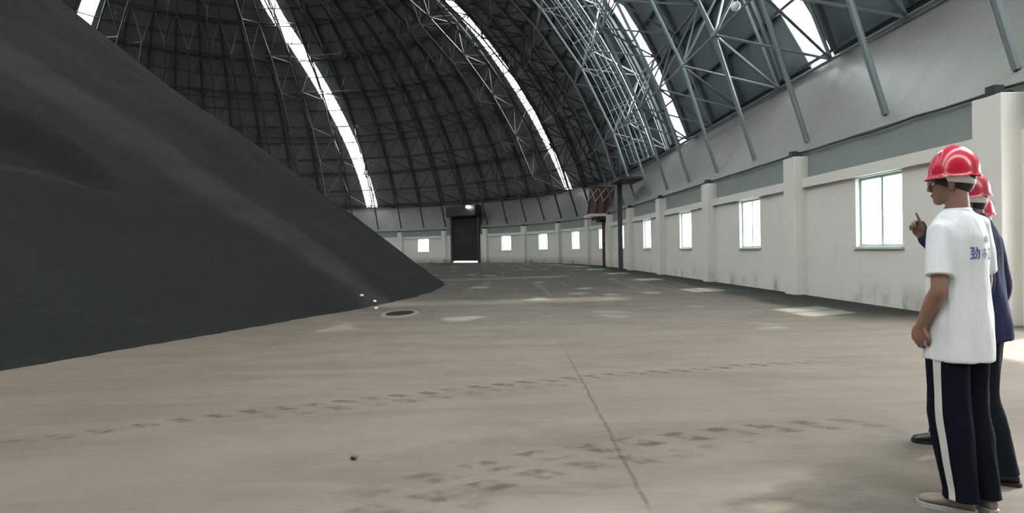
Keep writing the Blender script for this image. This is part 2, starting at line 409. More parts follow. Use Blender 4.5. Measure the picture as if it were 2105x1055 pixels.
bm = bmesh.new(); path_box(bm, door_s - 2.1, door_s + 2.1, -.3, .75, 4.85, 5.95, 1, off); bmesh.ops.bevel(bm, geom=bm.edges[:], offset=.08, segments=2, affect='EDGES'); obj('shutter_box', bm, 'shutter_metal', dr)
bm = bmesh.new(); path_box(bm, door_s - door_half - .02, door_s + door_half + .02, -.4, .1, 0.0, .03, 1, off); obj('threshold', bm, 'white_slab', dr)
# floodlight on the shutter box
fl = empty('floodlight', P(door_s - 1.25, .95, 5.75)); tag(fl, 'small bright floodlight on the box above the far shutter', 'lamp')
bm = bmesh.new(); ball(bm, (0, 0, 0), .2, 2, (1.3, 1, .8)); obj('glass', bm, 'lamp_glow', fl, True)
bm = bmesh.new(); q = P(door_s - 1.25, .7, 5.85) - fl.location; bar(bm, q, (0, 0, .12), .05); box(bm, (0, 0, .17), (.5, .5, .06)); obj('bracket', bm, 'steel_dark', fl)

# ------------------------------------------------------------------ sloping lining, wall top outward to the shell
L_IN, L_Z0, T_L = -.06, 3.6, .305
def lin_pt(s, f):
    a = P(s, L_IN, L_Z0); b = shell(s, T_L); q = a.lerp(b, f); return q
def lining(name, s_a, s_b, label):
    bm = bmesh.new(); n = int((s_b - s_a) / .48); prev = None
    for i in range(n + 1):
        s = s_a + (s_b - s_a) * i / n; dn = .012 if i % 2 else 0
        nv = (P(s, 1, 0) - P(s, 0, 0)) * dn
        row = [bm.verts.new(lin_pt(s, f) + nv) for f in (0, .25, .5, .75, 1)]
        if prev:
            for j in range(4): bm.faces.new((prev[j], prev[j + 1], row[j + 1], row[j]))
        prev = row
    o = obj(name, bm, 'lining_sheet'); md = o.modifiers.new('solid', 'SOLIDIFY'); md.thickness = .03
    return tag(o, label, None, None, 'structure')
s_a0, s_b0 = S_NEAR - pi * A_R / 2, S_END - pi * A_R / 2
lining('trim_%d' % tn, s_a0, door_s, 'light grey metal lining sheet sloping up from the right wall'); tn += 1
lining('trim_%d' % tn, door_s, s_b0, 'light grey metal lining sheet left of the far shutter'); tn += 1
# dark strip drawn for the shaded gap under the lining
bm = bmesh.new()
for (a, b) in ((7.9, door_s - 2.2), (door_s + 2.2, 90)):
    n = int((b - a) / .6); pts = [P(a + (b - a) * i / n, .02, 3.575 + .018 * sin(i * 1.9) + .012 * sin(i * .7)) for i in range(n + 1)]
    poly_tube(bm, pts, .022, 6)
tag(obj('gap_line', bm, 'steel_dark'), 'dark strip standing for the shaded gap at the foot of the grey lining', 'gap_line')

# ------------------------------------------------------------------ roof shell with skylight strips left open
T0 = .285
def clampf(x, a, b): return max(a, min(b, x))
strip_def = {   # centre line along the shell, and width in metres
 'A': (lambda t: 16.43 + 8.31 * (clampf(t, .2, .55) - .3), 1.15, 'straight'),
 'B': (lambda t: 28.43 + 1.67 * (clampf(t, .2, 1.6) - .3), 1.35, 'straight'),
 'F': (lambda t: 4.6 + 0 * t, 2.6, 'straight'),  # out of view, added and made wide to brighten wall and floor
 'G': (lambda t: -7.4 + 0 * t, 3.2, 'straight'),  # also unseen, an extra wide strip added for its light
 'C': (lambda t: 49.97 + 5.7 * (t - .3) - 5.77 * (t - .3) ** 2, 1.05, 'dome'),
 'D': (lambda t: 75.51 + 2.13 * (t - .3) + 7.82 * (min(t, 1.05) - .3) ** 2, 1.35, 'dome'),
 'E': (lambda t: 105.4 + 0 * t, 1.15, 'dome'),
}
T_TOP = 1.36
def s_edges(key, t):
    f, w, kind = strip_def[key]; c = f(t)
    k = 1.0 if kind == 'straight' else A_R / max(.5, R_S * cos(t))
    return c - w * k / 2, c + w * k / 2
def region(name, ts, kind, order, s_lo, s_hi, mk_shell, label, ds, tcap):
    """quads of sheet between the strips; returns the strip quads"""
    bm = bmesh.new(); prev = None
    counts = []
    tm = ts[0]
    ed = [s_lo]
    for k in order: ed += list(s_edges(k, tm))
    ed.append(s_hi)
    for i in range(0, len(ed) - 1, 2): counts.append(max(2, int((ed[i + 1] - ed[i]) / ds)))
    for t in ts:
        ed = [s_lo]
        for k in order: ed += list(s_edges(k, t))
        ed.append(s_hi)
        row = []
        for j, i in enumerate(range(0, len(ed) - 1, 2)):
            row.append([bm.verts.new(mk_shell(ed[i] + (ed[i + 1] - ed[i]) * q / counts[j], t)) for q in range(counts[j] + 1)])
        if prev:
            for a, b in zip(prev, row):
                for q in range(len(a) - 1): bm.faces.new((a[q], a[q + 1], b[q + 1], b[q]))
        prev = row
    o = obj(name, bm, 'roof_sheet', None, True)
    md = o.modifiers.new('solid', 'SOLIDIFY'); md.thickness = .06
    tag(o, label, None, None, 'structure')
    return o
def sh(s, t): return shell(s, t)
ts_v = [T0 + (pi - 2 * T0) * i / 60 for i in range(61)]
region('ceiling', ts_v, 'straight', ['G', 'F', 'A', 'B'], S_NEAR, ZS, sh, 'dark profiled metal roof vault over the hall', 2.0, None)
ts_d = [T0 + (T_TOP - T0) * i / 26 for i in range(27)]
region('ceiling', ts_d, 'dome', ['C', 'D', 'E'], ZS, S_FAR, sh, 'sooty dark metal dome over the far end of the hall', 2.6, None)
region('ceiling', [T_TOP + (1.57 - T_TOP) * i / 6 for i in range(7)], 'dome', [], ZS, S_FAR, sh, 'sooty crown of the far dome', 4, None)
def sh_near(u, t): return P(S_NEAR - u, A_R - R_S * cos(t), HZ + R_S * sin(t))
region('ceiling', [T0 + (1.57 - T0) * i / 26 for i in range(27)], 'dome', [], 0, pi * A_R / 2, sh_near, 'dark roof dome behind the camera', 3, None)
def sh_near2(u, t): return P(S_LEFT + u, A_R - R_S * cos(t), HZ + R_S * sin(t))
region('ceiling', [T0 + (1.57 - T0) * i / 26 for i in range(27)], 'dome', [], 0, pi * A_R / 2, sh_near2, 'dark roof dome behind the coal heap', 3, None)

def portal(c, nrm, tang, lx, ly, nm='skylight_portal'):
    li = bpy.data.lights.new(nm, 'AREA'); li.shape = 'RECTANGLE'; li.size = lx; li.size_y = ly; li.cycles.is_portal = True
    o = bpy.data.objects.new(nm, li); C.objects.link(o)
    z = -nrm.normalized(); x = tang.normalized(); y = z.cross(x).normalized(); x = y.cross(z)
    o.matrix_world = Matrix(((x.x, y.x, z.x, c.x), (x.y, y.y, z.y, c.y), (x.z, y.z, z.z, c.z), (0, 0, 0, 1)))
labels = {'A': 'skylight strip nearest the people, over the tall right wall lining', 'B': 'skylight strip behind the inspection stair and lattice bars',
          'C': 'long bright skylight strip ending above the windows right of the shutter', 'D': 'long bright skylight strip ending left of the far shutter',
          'E': 'short glimpse of skylight strip above the coal heap crest', 'F': 'unseen skylight strip over the open gateway, added and widened for its light', 'G': 'unseen skylight strip behind the camera, added and widened for its light'}
for key, (f, w, kind) in strip_def.items():
    hi = (pi - .30) if kind == 'straight' else T_TOP - .02
    tb = .30
    n = int((hi - tb) / .035); bm = bmesh.new(); prev = None
    for i in range(n + 1):
        t = tb + (hi - tb) * i / n; a, b = s_edges(key, t)
        row = [bm.verts.new(shell(a, t, R_S + .02)), bm.verts.new(shell(b, t, R_S + .02))]
        if prev: bm.faces.new((prev[0], prev[1], row[1], row[0]))
        prev = row
    o = obj('skylight', bm, 'skylight_sheet'); tag(o, labels[key], 'skylight', 'translucent skylight strips in the roof')
    # glazing bars across the strip
    for i in range(0, n + 1, 9):
        t = tb + (hi - tb) * i / n; a, b = s_edges(key, t); bm = bmesh.new(); bar(bm, shell(a, t, R_S - .03), shell(b, t, R_S - .03), .03); obj('glazing_bar', bm, 'purlin_steel', o)
    m_ = max(2, int((hi - tb) / (.17 if key in 'AB' else .22)))
    for i in range(m_):
        t = tb + (hi - tb) * (i + .5) / m_; dt = (hi - tb) / m_
        a, b = s_edges(key, t); c = (a + b) / 2
        if kind == 'straight' and t > (2.7 if key in 'FG' else 2.2): continue
        ctr = shell(c, t, R_S + .12); up = shell(c, t + .01) - shell(c, t); inn = shell(c, t, 20) - shell(c, t, 30)
        ta = (shell(b, t) - shell(a, t))
        portal(ctr, inn, up, dt * R_S * 1.02, w * 1.25)
for k in win_k[:9]:
    c = S0W + k * LB; portal(P(c, -.25, (SILL + WTOP) / 2), P(c, 1, 0) - P(c, 0, 0), P(c + .1, 0, 0) - P(c, 0, 0), WW, WTOP - SILL, 'window_portal')
portal(P(5.55, -.25, 1.35), P(5.55, 1, 0) - P(5.55, 0, 0), P(5.65, 0, 0) - P(5.55, 0, 0), 4.3, 2.7, 'gateway_portal')

# ------------------------------------------------------------------ space frame
MOD = LB / 2; R_IN, R_OUT = 28.2, 30.35; TI0, TO0, DT = .232, .302, .141
truss = empty('roof_truss', P(20, 0, 3.5)); tag(truss, 'grey steel lattice space frame carrying the curved roof', 'roof truss', None)
TO = Vector(truss.location)
JI = 8
s_list = [S0W + MOD * i for i in range(-2, 33)]
def q3(v): return v - TO
for i, s in enumerate(s_list):
    so = s + MOD / 2; dome = s > ZS + 1
    jmax = JI if not (dome and i % 2) else JI - 2
    fat = 1.0
    bm = bmesh.new(); nodes = [q3(shell(s, TI0 + DT * j, R_IN)) for j in range(jmax)]
    nodes[0] = q3(shell(s, TI0, R_IN))
    for a, b in zip(nodes, nodes[1:]): bar(bm, a, b, .068, 8)
    for a in nodes[1:]: ball(bm, a, .115, 1)
    obj('inner_chord', bm, 'truss_steel', truss)
    bm = bmesh.new()
    bm.free(); bm = bmesh.new(); on = [q3(shell(so, TO0 + DT * j, R_OUT)) for j in range(jmax)]
    for a, b in zip(on, on[1:]): bar(bm, a, b, .055, 6)
    obj('outer_chord', bm, 'truss_steel', truss)
    bm = bmesh.new(); prevs = s - MOD / 2
    onp = [q3(shell(prevs, TO0 + DT * j, R_OUT)) for j in range(jmax)]
    for j in range(1, jmax):
        for arr in (on, onp):
            bar(bm, nodes[j], arr[j - 1], .042, 6)
            if j < len(arr): bar(bm, nodes[j], arr[j], .042, 6)
    obj('web_bars', bm, 'truss_steel', truss)
for j in range(1, JI):
    bm = bmesh.new(); pts = [q3(shell(s, TI0 + DT * j, R_IN)) for s in s_list]
    if j >= JI - 2: pts = [p for p, s in zip(pts, s_list) if s < ZS + 1]
    for a, b in zip(pts, pts[1:]): bar(bm, a, b, .036, 6)
    obj('inner_ring', bm, 'truss_steel', truss)
for j in range(0, JI):
    bm = bmesh.new(); pts = [q3(shell(s + MOD / 2, TO0 + DT * j, R_OUT)) for s in s_list]
    if j >= JI - 2: pts = [p for p, s in zip(pts, s_list) if s < ZS + 1]
    for a, b in zip(pts, pts[1:]): bar(bm, a, b, .048, 6)
    obj('outer_ring', bm, 'truss_steel', truss)
# purlins under the sheet, ring by ring
for j in range(18):
    t = .31 + .062 * j; bm = bmesh.new(); prev = None; n = 62
    for i in range(n + 1):
        s = 6 + (112 - 6) * i / n
        row = [bm.verts.new(q3(shell(s, t + dt, r))) for dt, r in ((-.0015, R_S - .03), (-.0015, R_S - .22), (.0015, R_S - .22), (.0015, R_S - .03))]
        if prev:
            for k in range(4): bm.faces.new((prev[k], prev[(k + 1) % 4], row[(k + 1) % 4], row[k]))
        prev = row
    obj('purlin', bm, 'purlin_steel', truss)
for i in range(38):
    s = 7 + 2.85 * i; bm = bmesh.new(); prev = None
    for k in range(31):
        t = .31 + 1.02 * k / 30
        cc = .05 * A_R / (R_S * cos(t))
        row = [bm.verts.new(q3(shell(s + d, t, r))) for d, r in ((-cc, R_S - .2), (-cc, R_S - .34), (cc, R_S - .34), (cc, R_S - .2))]
        if prev:
            for q in range(4): bm.faces.new((prev[q], prev[(q + 1) % 4], row[(q + 1) % 4], row[q]))
        prev = row
    obj('sheeting_rail', bm, 'purlin_steel', truss)

# ------------------------------------------------------------------ inspection stair along the shell, its landing and post
st = empty('inspection_stair', P(30, .6, 4.9)); tag(st, 'long grey steel inspection stair with handrails climbing the roof lattice', 'stair'); SO = Vector(st.location)
sa, sb = 28.9, 29.9; t_a, t_b = .30, 1.02; n = 60; R_ST = 29.1
for nm, ss in (('stringer', sa), ('stringer', sb)):
    bm = bmesh.new(); poly_tube(bm, [shell(ss, t_a + (t_b - t_a) * i / n, R_ST) - SO for i in range(n + 1)], .05); obj(nm, bm, 'truss_steel', st)
for ss in (sa, sb):
    bm = bmesh.new()
    for rr in (.55, 1.05): poly_tube(bm, [shell(ss, t_a + (t_b - t_a) * i / n, R_ST - rr) - SO for i in range(n + 1)], .022)
    for i in range(0, n + 1, 3):
        t = t_a + (t_b - t_a) * i / n; bar(bm, shell(ss, t, R_ST) - SO, shell(ss, t, R_ST - 1.05) - SO, .02)
    obj('handrail', bm, 'truss_steel', st)
bm = bmesh.new()
for i in range(76):
    t = t_a + (t_b - t_a) * i / 75; a = shell(sa, t, R_ST) - SO; b = shell(sb, t, R_ST) - SO
    for dz in (-.1, 0, .1): bar(bm, a + (shell(sa, t, 28) - shell(sa, t, 29)) * dz, b + (shell(sa, t, 28) - shell(sa, t, 29)) * dz, .014, 4)
obj('treads', bm, 'truss_steel', st)
bm = bmesh.new()
for s2 in (28.2, 28.5, 30.3, 30.6):
    poly_tube(bm, [shell(s2, t_a + (t_b - t_a) * i / 30, 29.6) - SO for i in range(31)], .025)
for i in range(31):
    t = t_a + (t_b - t_a) * i / 30; bar(bm, shell(28.2, t, 29.6) - SO, shell(28.5, t, 29.6) - SO, .015, 4); bar(bm, shell(30.3, t, 29.6) - SO, shell(30.6, t, 29.6) - SO, .015, 4)
obj('cable_tray', bm, 'truss_steel', st)
pl = empty('landing', P(31.2, .1, 5.0)); tag(pl, 'small dark steel landing at the foot of the inspection stair', 'platform'); off = Vector(pl.location)
bm = bmesh.new(); path_box(bm, 29.9, 32.6, -.35, 1.0, 4.93, 5.05, 1, off); obj('deck', bm, 'steel_dark', pl)
bm = bmesh.new()
for zz in (5.5, 6.0): poly_tube(bm, [P(s, .98, zz) - off for s in (29.9, 31.2, 32.6)], .025)
for s in (29.9, 30.8, 31.7, 32.6): bar(bm, P(s, .98, 5.05) - off, P(s, .98, 6.0) - off, .025)
obj('railing', bm, 'steel_dark', pl)
po = empty('steel_post', P(32.0, .55, 0)); tag(po, 'dark grey steel post standing by the right wall under the landing', 'post'); off = Vector(po.location)
bm = bmesh.new(); box(bm, (0, 0, 2.47), (.24, .03, 4.92)); box(bm, (0, .13, 2.47), (.24, .03, 4.92)); box(bm, (0, .065, 2.47), (.03, .13, 4.9)); obj('column', bm, 'post_paint', po)
bm = bmesh.new(); box(bm, (0, .06, .015), (.42, .4, .03)); obj('base_plate', bm, 'steel_dark', po)

# ------------------------------------------------------------------ balcony with red pipe and rusty gate beyond
bl = empty('balcony', P(38.2, 0, 3.35)); tag(bl, 'white slab balcony with dark underside jutting from the curved wall', 'balcony'); off = Vector(bl.location)
bm = bmesh.new(); path_box(bm, 37.2, 39.6, .10, 1.35, 3.38, 3.56, 1, off); obj('slab', bm, 'white_slab', bl)
bm = bmesh.new()
path_box(bm, 37.5, 39.2, .02, .9, 3.18, 3.38, 1, off); path_box(bm, 37.8, 38.8, .02, .65, 3.02, 3.18, 1, off)
obj('bracket', bm, 'rust', bl)
rp = empty('red_drain_pipe', P(37.7, .4, 0)); tag(rp, 'dark red standing pipe under the white balcony', 'pipe')
bm = bmesh.new(); bar(bm, (0, 0, 0), (0, 0, 3.02), .10, 14); obj('pipe', bm, 'red_pipe', rp)
bm = bmesh.new()
for zz in (.04, 1.5, 2.9): bar(bm, (0, 0, zz - .03), (0, 0, zz + .03), .125, 14)
obj('collar', bm, 'steel_dark', rp)
gt = empty('rusty_hoarding', P(39.0, .4, 3.56)); tag(gt, 'rust brown sheet hoarding with lattice bars standing on the white balcony', 'hoarding'); off = Vector(gt.location)
bm = bmesh.new(); n = 26; rows = []
for i in range(n + 1):
    nn = 1.25 - 1.75 * i / n; ss = 39.0 + (.04 if i % 2 else 0)
    rows.append([bm.verts.new(P(ss, nn, 3.63) - off), bm.verts.new(P(ss, nn - .25, 5.55) - off)])
for a, b in zip(rows, rows[1:]): bm.faces.new((a[0], b[0], b[1], a[1]))
o = obj('panel', bm, 'rust', gt); md = o.modifiers.new('s', 'SOLIDIFY'); md.thickness = .02
for i in range(4):
    bm = bmesh.new(); nn = 1.22 - .56 * i; bar(bm, P(38.93, nn, 3.57) - off, P(38.93, nn - .25, 5.55) - off, .045); obj('frame_bar', bm, 'steel_dark', gt)
for i in range(3):
    nn = 1.22 - .56 * i
    bm = bmesh.new(); bar(bm, P(38.9, nn, 4.5) - off, P(38.9, nn - .75, 5.4) - off, .03); bar(bm, P(38.9, nn - .56, 4.5) - off, P(38.9, nn - .25, 5.4) - off, .03); obj('lattice_bar', bm, 'white_slab', gt)

# round lamp hanging in the lattice near the people
hl = empty('hanging_lamp', (0, 0, 0)); tag(hl, 'small round pale lamp hanging in the roof lattice above the right wall', 'lamp')
hl.location = Vector((6.55, 16.1, CAM_H + 7.42 - .6))
bm = bmesh.new(); ball(bm, (0, 0, 0), .14, 2); obj('globe', bm, 'white_plastic', hl, True)
bm = bmesh.new(); bar(bm, (0, 0, .1), (0, 0, .75), .02); ball(bm, (0, 0, .16), .07, 1); obj('stem', bm, 'steel_dark', hl)

# ------------------------------------------------------------------ coal heap
AX, AY, BX, BY, RA, RB, TT = -29.052, 2.561, -23.6, 19.336, 19.802, 20.85, .754
def heap(x, y):
    dx, dy = BX - AX, BY - AY
    u = clampf(((x - AX) * dx + (y - AY) * dy) / (dx * dx + dy * dy), 0, 1)
    d = hypot(x - AX - u * dx, y - AY - u * dy); d = sqrt(d * d + .4) - .2
    h = TT * ((RA + (RB - RA) * u) - d) + 1.5 * math.exp(-(d / 7) ** 2)
    nz = noise.noise(Vector((x * .16, y * .16, 0))) * .35 + noise.noise(Vector((x * .5, y * .5, 3))) * .13 + noise.noise(Vector((x * 1.7, y * 1.7, 9))) * .04
    # rills running down the slope
    ang = atan2(y - AY - u * dy, x - AX - u * dx) * 16
    rl = noise.noise(Vector((ang, d * .12, 5))) * .22 + noise.noise(Vector((ang * 3.1, d * .3, 15))) * .07
    k = clampf(h / 2.5, 0, 1)
    h2 = h + (nz + rl * .55) * k
    # old slump scar on the near face
    sx, sy = x + 9.0, y - 10.7
    if h > 0:
        rr = hypot(sx * .9, sy * 1.15) + .18 * noise.noise(Vector((x * 1.3, y * 1.3, 7)))
        up_ = clampf((-sx * .8 + sy * .6) / 1.1 + .55, 0, 1)
        inside = clampf((1.35 - rr) / .22, 0, 1)
        h2 -= .6 * inside * up_ - .10 * clampf(1 - rr / 1.2, 0, 1)
    # small toe ripple on the floor
    if h < .6: h2 += noise.noise(Vector((x * 1.1, y * 1.1, 2))) * .10 * clampf((h + .3) / .6, 0, 1)
    return h2
verts = []; faces = []; idx = {}
xs_ = [-52 + .0 + .45 * i for i in range(int(32 / .45))] + []
x_ = -45.7; xs_ = []
while x_ < -1.2:
    xs_.append(x_); x_ += .5 if x_ < -22 else (.26 if x_ < -11 else (.12 if x_ < -6.5 else .18))
y_ = -20.0; ys_ = []
while y_ < 42:
    ys_.append(y_); y_ += .55 if y_ < 2 or y_ > 34 else (.12 if 8 < y_ < 13 else .26)
hv = [[heap(a, b) for a in xs_] for b in ys_]
for j, b in enumerate(ys_):
    for i, a in enumerate(xs_):
        verts.append((a, b, max(hv[j][i], -.03)))
W_ = len(xs_)
for j in range(len(ys_) - 1):
    for i in range(W_ - 1):
        q = [(i, j), (i + 1, j), (i + 1, j + 1), (i, j + 1)]
        if max(hv[b][a] for a, b in q) > -.02: faces.append([b * W_ + a for a, b in q])
used = sorted({v for f in faces for v in f}); mp = {v: i for i, v in enumerate(used)}
verts = [verts[v] for v in used]; faces = [[mp[v] for v in f] for f in faces]
o = meshobj('coal_heap', verts, faces, 'coal', None, True)
tag(o, 'huge dark heap of fine coal filling one side of the hall', 'coal heap')
# lumps that rolled to the foot of the heap
def lump(x, y, r, mat, label, grp):
    bm = bmesh.new(); ball(bm, (0, 0, 0), r, 2, (1, .85, .7))
    for v in bm.verts: v.co *= 1 + .35 * noise.noise(v.co * (2.2 / r) + Vector((x, y, 0)))
    o = obj('coal_lump' if mat == 'coal_lump' else 'pale_stone', bm, mat); o.location = (x, y, max(0, heap(x, y)) + r * .72); o.rotation_euler = (0, 0, random.random() * 6)
    tag(o, label, 'stone', grp)
lump(-3.66, 13.55, .05, 'pale_stone', 'pale stone on the foot of the heap, tallest and leftmost of three', 'pale stones at the foot of the heap')
lump(-3.40, 13.75, .045, 'pale_stone', 'pale stone on the foot of the heap beside the tallest one', 'pale stones at the foot of the heap')
lump(-3.10, 12.65, .045, 'pale_stone', 'pale stone at the very edge of the heap nearest the manhole', 'pale stones at the foot of the heap')
lump(-1.02, 3.50, .022, 'coal_lump', 'single small black pebble lying on the bare foreground floor', 'small black pebbles')

# manhole
mh = empty('manhole', (-2.35, 11.6, .0)); tag(mh, 'dark round manhole cover with a pale rim in the floor by the heap', 'manhole')
bm = bmesh.new(); bar(bm, (0, 0, 0), (0, 0, .022), .34, 40); obj('cover', bm, 'manhole_iron', mh)
bm = bmesh.new()
rg = []
for r_, z_ in ((.34, .0), (.34, .03), (.42, .03), (.45, .0)):
    rg.append([(r_ * cos(2 * pi * k / 40), r_ * sin(2 * pi * k / 40), z_) for k in range(40)])
loft(bm, rg, False); obj('rim', bm, 'concrete_rim', mh); mh.scale = (.85, 1.45, 1)

# ------------------------------------------------------------------ people
def remeshed(name, bm, mat, parent, voxel, smooth_it=4, disp=None):
    o = obj(name, bm, mat, parent, True)
    md = o.modifiers.new('r', 'REMESH'); md.mode = 'VOXEL'; md.voxel_size = voxel; md.use_smooth_shade = True
    sm = o.modifiers.new('s', 'SMOOTH'); sm.iterations = smooth_it; sm.factor = .5
    dg = bpy.context.evaluated_depsgraph_get(); me = bpy.data.meshes.new_from_object(o.evaluated_get(dg)); o.modifiers.clear(); o.data = me
    if not me.materials: me.materials.append(MAT[mat])
    for pl in me.polygons: pl.use_smooth = True
    if disp:
        for v in me.vertices: v.co = disp(v.co.copy(), v.normal.copy())
    return o
def ell(c, rx, ry, yaw=0, n=28, tilt=0, p=2.0):
    out = []
    for k in range(n):
        a = 2 * pi * k / n; ca, sa_ = cos(a), sin(a)
        x = rx * math.copysign(abs(ca) ** (2 / p), ca); y = ry * math.copysign(abs(sa_) ** (2 / p), sa_)
        X_ = x * cos(yaw) - y * sin(yaw); Y_ = x * sin(yaw) + y * cos(yaw)
        out.append((c[0] + X_, c[1] + Y_, c[2] + tilt * x))
    return out
def tube(bm, pts, rad, n=16):
    pts = [Vector(p) for p in pts]
    # smooth interpolation
    P2 = []; R2 = []
    for i in range(len(pts) - 1):
        p0 = pts[max(i - 1, 0)]; p1 = pts[i]; p2 = pts[i + 1]; p3 = pts[min(i + 2, len(pts) - 1)]
        for k in range(4):
            t = k / 4
            q = .5 * ((2 * p1) + (p2 - p0) * t + (2 * p0 - 5 * p1 + 4 * p2 - p3) * t * t + (-p0 + 3 * p1 - 3 * p2 + p3) * t ** 3)
            P2.append(q); R2.append(rad[i] + (rad[i + 1] - rad[i]) * t)
    P2.append(pts[-1]); R2.append(rad[-1])
    poly_tube(bm, P2, R2, n)
    ball(bm, P2[0], R2[0] * .98, 2); ball(bm, P2[-1], R2[-1] * .98, 2)
def hand(bm, wrist, d, palm_n, curl=.5, point=False, k=1.0, side=1):
    """d: direction of the hand, palm_n: direction the palm faces, side: +1 thumb on the u side"""
    d = Vector(d).normalized(); pn = Vector(palm_n); pn = (pn - d * pn.dot(d)).normalized(); u = d.cross(pn) * side
    w = Vector(wrist)
    # palm
    rot = Matrix((u, pn, d)).transposed()
    ball(bm, w + d * .045 * k, 1, 3, (.042 * k, .017 * k, .052 * k), rot)
    ball(bm, w + d * .01 * k, 1, 3, (.028 * k, .019 * k, .03 * k), rot)
    lens = (.072, .080, .074, .058)
    for i, off_ in enumerate((.028, .0095, -.0095, -.028)):
        c = curl
        if point: c = .08 if i == 0 else 1.25
        base = w + d * (.082 - .006 * abs(i - 1)) * k + u * off_ * k
        pts = [base - d * .02 * k]; dirv = d.copy(); p_ = base.copy(); pts.append(p_.copy())
        for sg, fr in enumerate((.45, .3, .25)):
            a = c * (.55 + .45 * sg)
            ang = sum([c * x for x in (.7, .9, .6)][:sg + 1])
            dirv = d * cos(ang) + pn * sin(ang)
            p_ = p_ + dirv * lens[i] * fr * k; pts.append(p_.copy())
        poly_tube(bm, pts, [.0095 * k, .0098 * k, .009 * k, .0082 * k, .007 * k], 10)
        ball(bm, pts[-1], .0072 * k, 2)
        for q in pts[1:-1]: ball(bm, q, .0095 * k, 2)
    tb = w + d * .02 * k + u * .028 * k
    p1 = tb + (u * .6 + d * .7 + pn * .25).normalized() * .036 * k; p2 = p1 + (d * .9 + pn * .35 + u * .12).normalized() * .028 * k; p3 = p2 + (d * .9 + pn * .5).normalized() * .022 * k
    poly_tube(bm, [tb - d * .01, tb, p1, p2, p3], [.013 * k, .0135 * k, .0115 * k, .0105 * k, .008 * k], 10); ball(bm, p3, .0082 * k, 2); ball(bm, p1, .0112 * k, 2)
def head(bm, hc, yaw, pitch=0, k=1.0):
    Rm = (Matrix.Rotation(yaw, 3, 'Z') @ Matrix.Rotation(pitch, 3, 'Y'))
    def at(x, y, z): return Vector(hc) + Rm @ (Vector((x, y, z)) * k)
    ball(bm, at(-.008, 0, .03), k, 3, (.098, .077, .088), Rm)          # skull
    ball(bm, at(.022, 0, -.035), k, 3, (.070, .060, .078), Rm)         # face
    ball(bm, at(.062, 0, -.092), k, 3, (.028, .030, .024), Rm)         # chin
    ball(bm, at(.02, 0, -.078), k, 3, (.052, .054, .034), Rm)          # jaw
    ball(bm, at(.074, 0, .012), k, 3, (.022, .052, .014), Rm)          # brow
    for s_ in (-1, 1):
        ball(bm, at(.060, s_ * .036, -.028), k, 3, (.026, .022, .022), Rm)  # cheek
        ball(bm, at(-.012, s_ * .076, -.022), k, 3, (.018, .010, .032), Rm)  # ear
        ball(bm, at(-.006, s_ * .078, -.034), k, 2, (.010, .009, .014), Rm)
    poly_tube(bm, [at(.085, 0, .002), at(.098, 0, -.018), at(.110, 0, -.036)], [.009 * k, .011 * k, .014 * k], 10)
    ball(bm, at(.107, 0, -.036), k, 3, (.014, .018, .012), Rm)
    ball(bm, at(.088, 0, -.062), k, 3, (.012, .022, .008), Rm); ball(bm, at(.086, 0, -.073), k, 3, (.011, .019, .008), Rm)
    return at, Rm
def helmet(parent, at, Rm, k, shell_mat, lift=.0, tilt=0.0, band=True):
    """hard hat: domed shell with three ridges and a brim, white sweatband and harness beneath"""
    bm = bmesh.new(); rings = []
    n = 48
    prof = [(0.0, .125), (.018, .1245), (.040, .121), (.062, .113), (.082, .100), (.100, .082), (.114, .060), (.124, .034), (.130, .0)]
    def hp(x, y, z): x *= .85; y *= .92; z *= 1.10; return at(x * cos(tilt) + z * sin(tilt) - .008, y, z * cos(tilt) - x * sin(tilt) + .024 + lift)
    for zz, rr in prof[:-1]:
        ring = []
        for i in range(n):
            a = 2 * pi * i / n; rx, ry = rr * 1.13, rr * .97
            y_ = ry * sin(a); rid = .006 * math.exp(-(y_ / .016) ** 2) * (1 if zz > .05 else zz / .05) + .003 * math.exp(-((abs(y_) - .045) / .009) ** 2) * (zz / .1)
            ring.append(hp(rx * cos(a) * (1 + rid * 4 * (zz < .09)), y_, zz + rid))
        rings.append(ring)
    vs = loft(bm, rings, False); tp = bm.verts.new(hp(0, 0, .1365))
    for i in range(n): bm.faces.new((vs[-1][i], vs[-1][(i + 1) % n], tp))
    # brim
    br = []
    for i in range(n):
        a = 2 * pi * i / n; f_ = max(0, cos(a)); e_ = .010 + .018 * f_ ** 2
        br.append(bm.verts.new(hp((.125 * 1.13 + e_) * cos(a), (.125 * .97 + .012 + .004 * f_) * sin(a), -.008 - .006 * f_)))
    for i in range(n): bm.faces.new((vs[0][i], br[i], br[(i + 1) % n], vs[0][(i + 1) % n]))
    o = obj('helmet', bm, shell_mat, parent, True); md = o.modifiers.new('s', 'SOLIDIFY'); md.thickness = .003; md.offset = -1
    s2 = o.modifiers.new('b', 'SUBSURF'); s2.levels = 1; s2.render_levels = 1
    if band:
        bm = bmesh.new(); r0 = []; r1 = []
        for i in range(n):
            a = 2 * pi * i / n; drop = -.030 - .014 * max(0, -cos(a))
            r0.append(hp(.098 * 1.15 * cos(a) - .004, .098 * .92 * sin(a), .012)); r1.append(hp(.096 * 1.15 * cos(a) - .004, .096 * .92 * sin(a), drop if cos(a) < .2 else -.010))
        loft(bm, [r0, r1], False); b_ = obj('headband', bm, 'white_plastic', o, True); md = b_.modifiers.new('s', 'SOLIDIFY'); md.thickness = .003
    return o
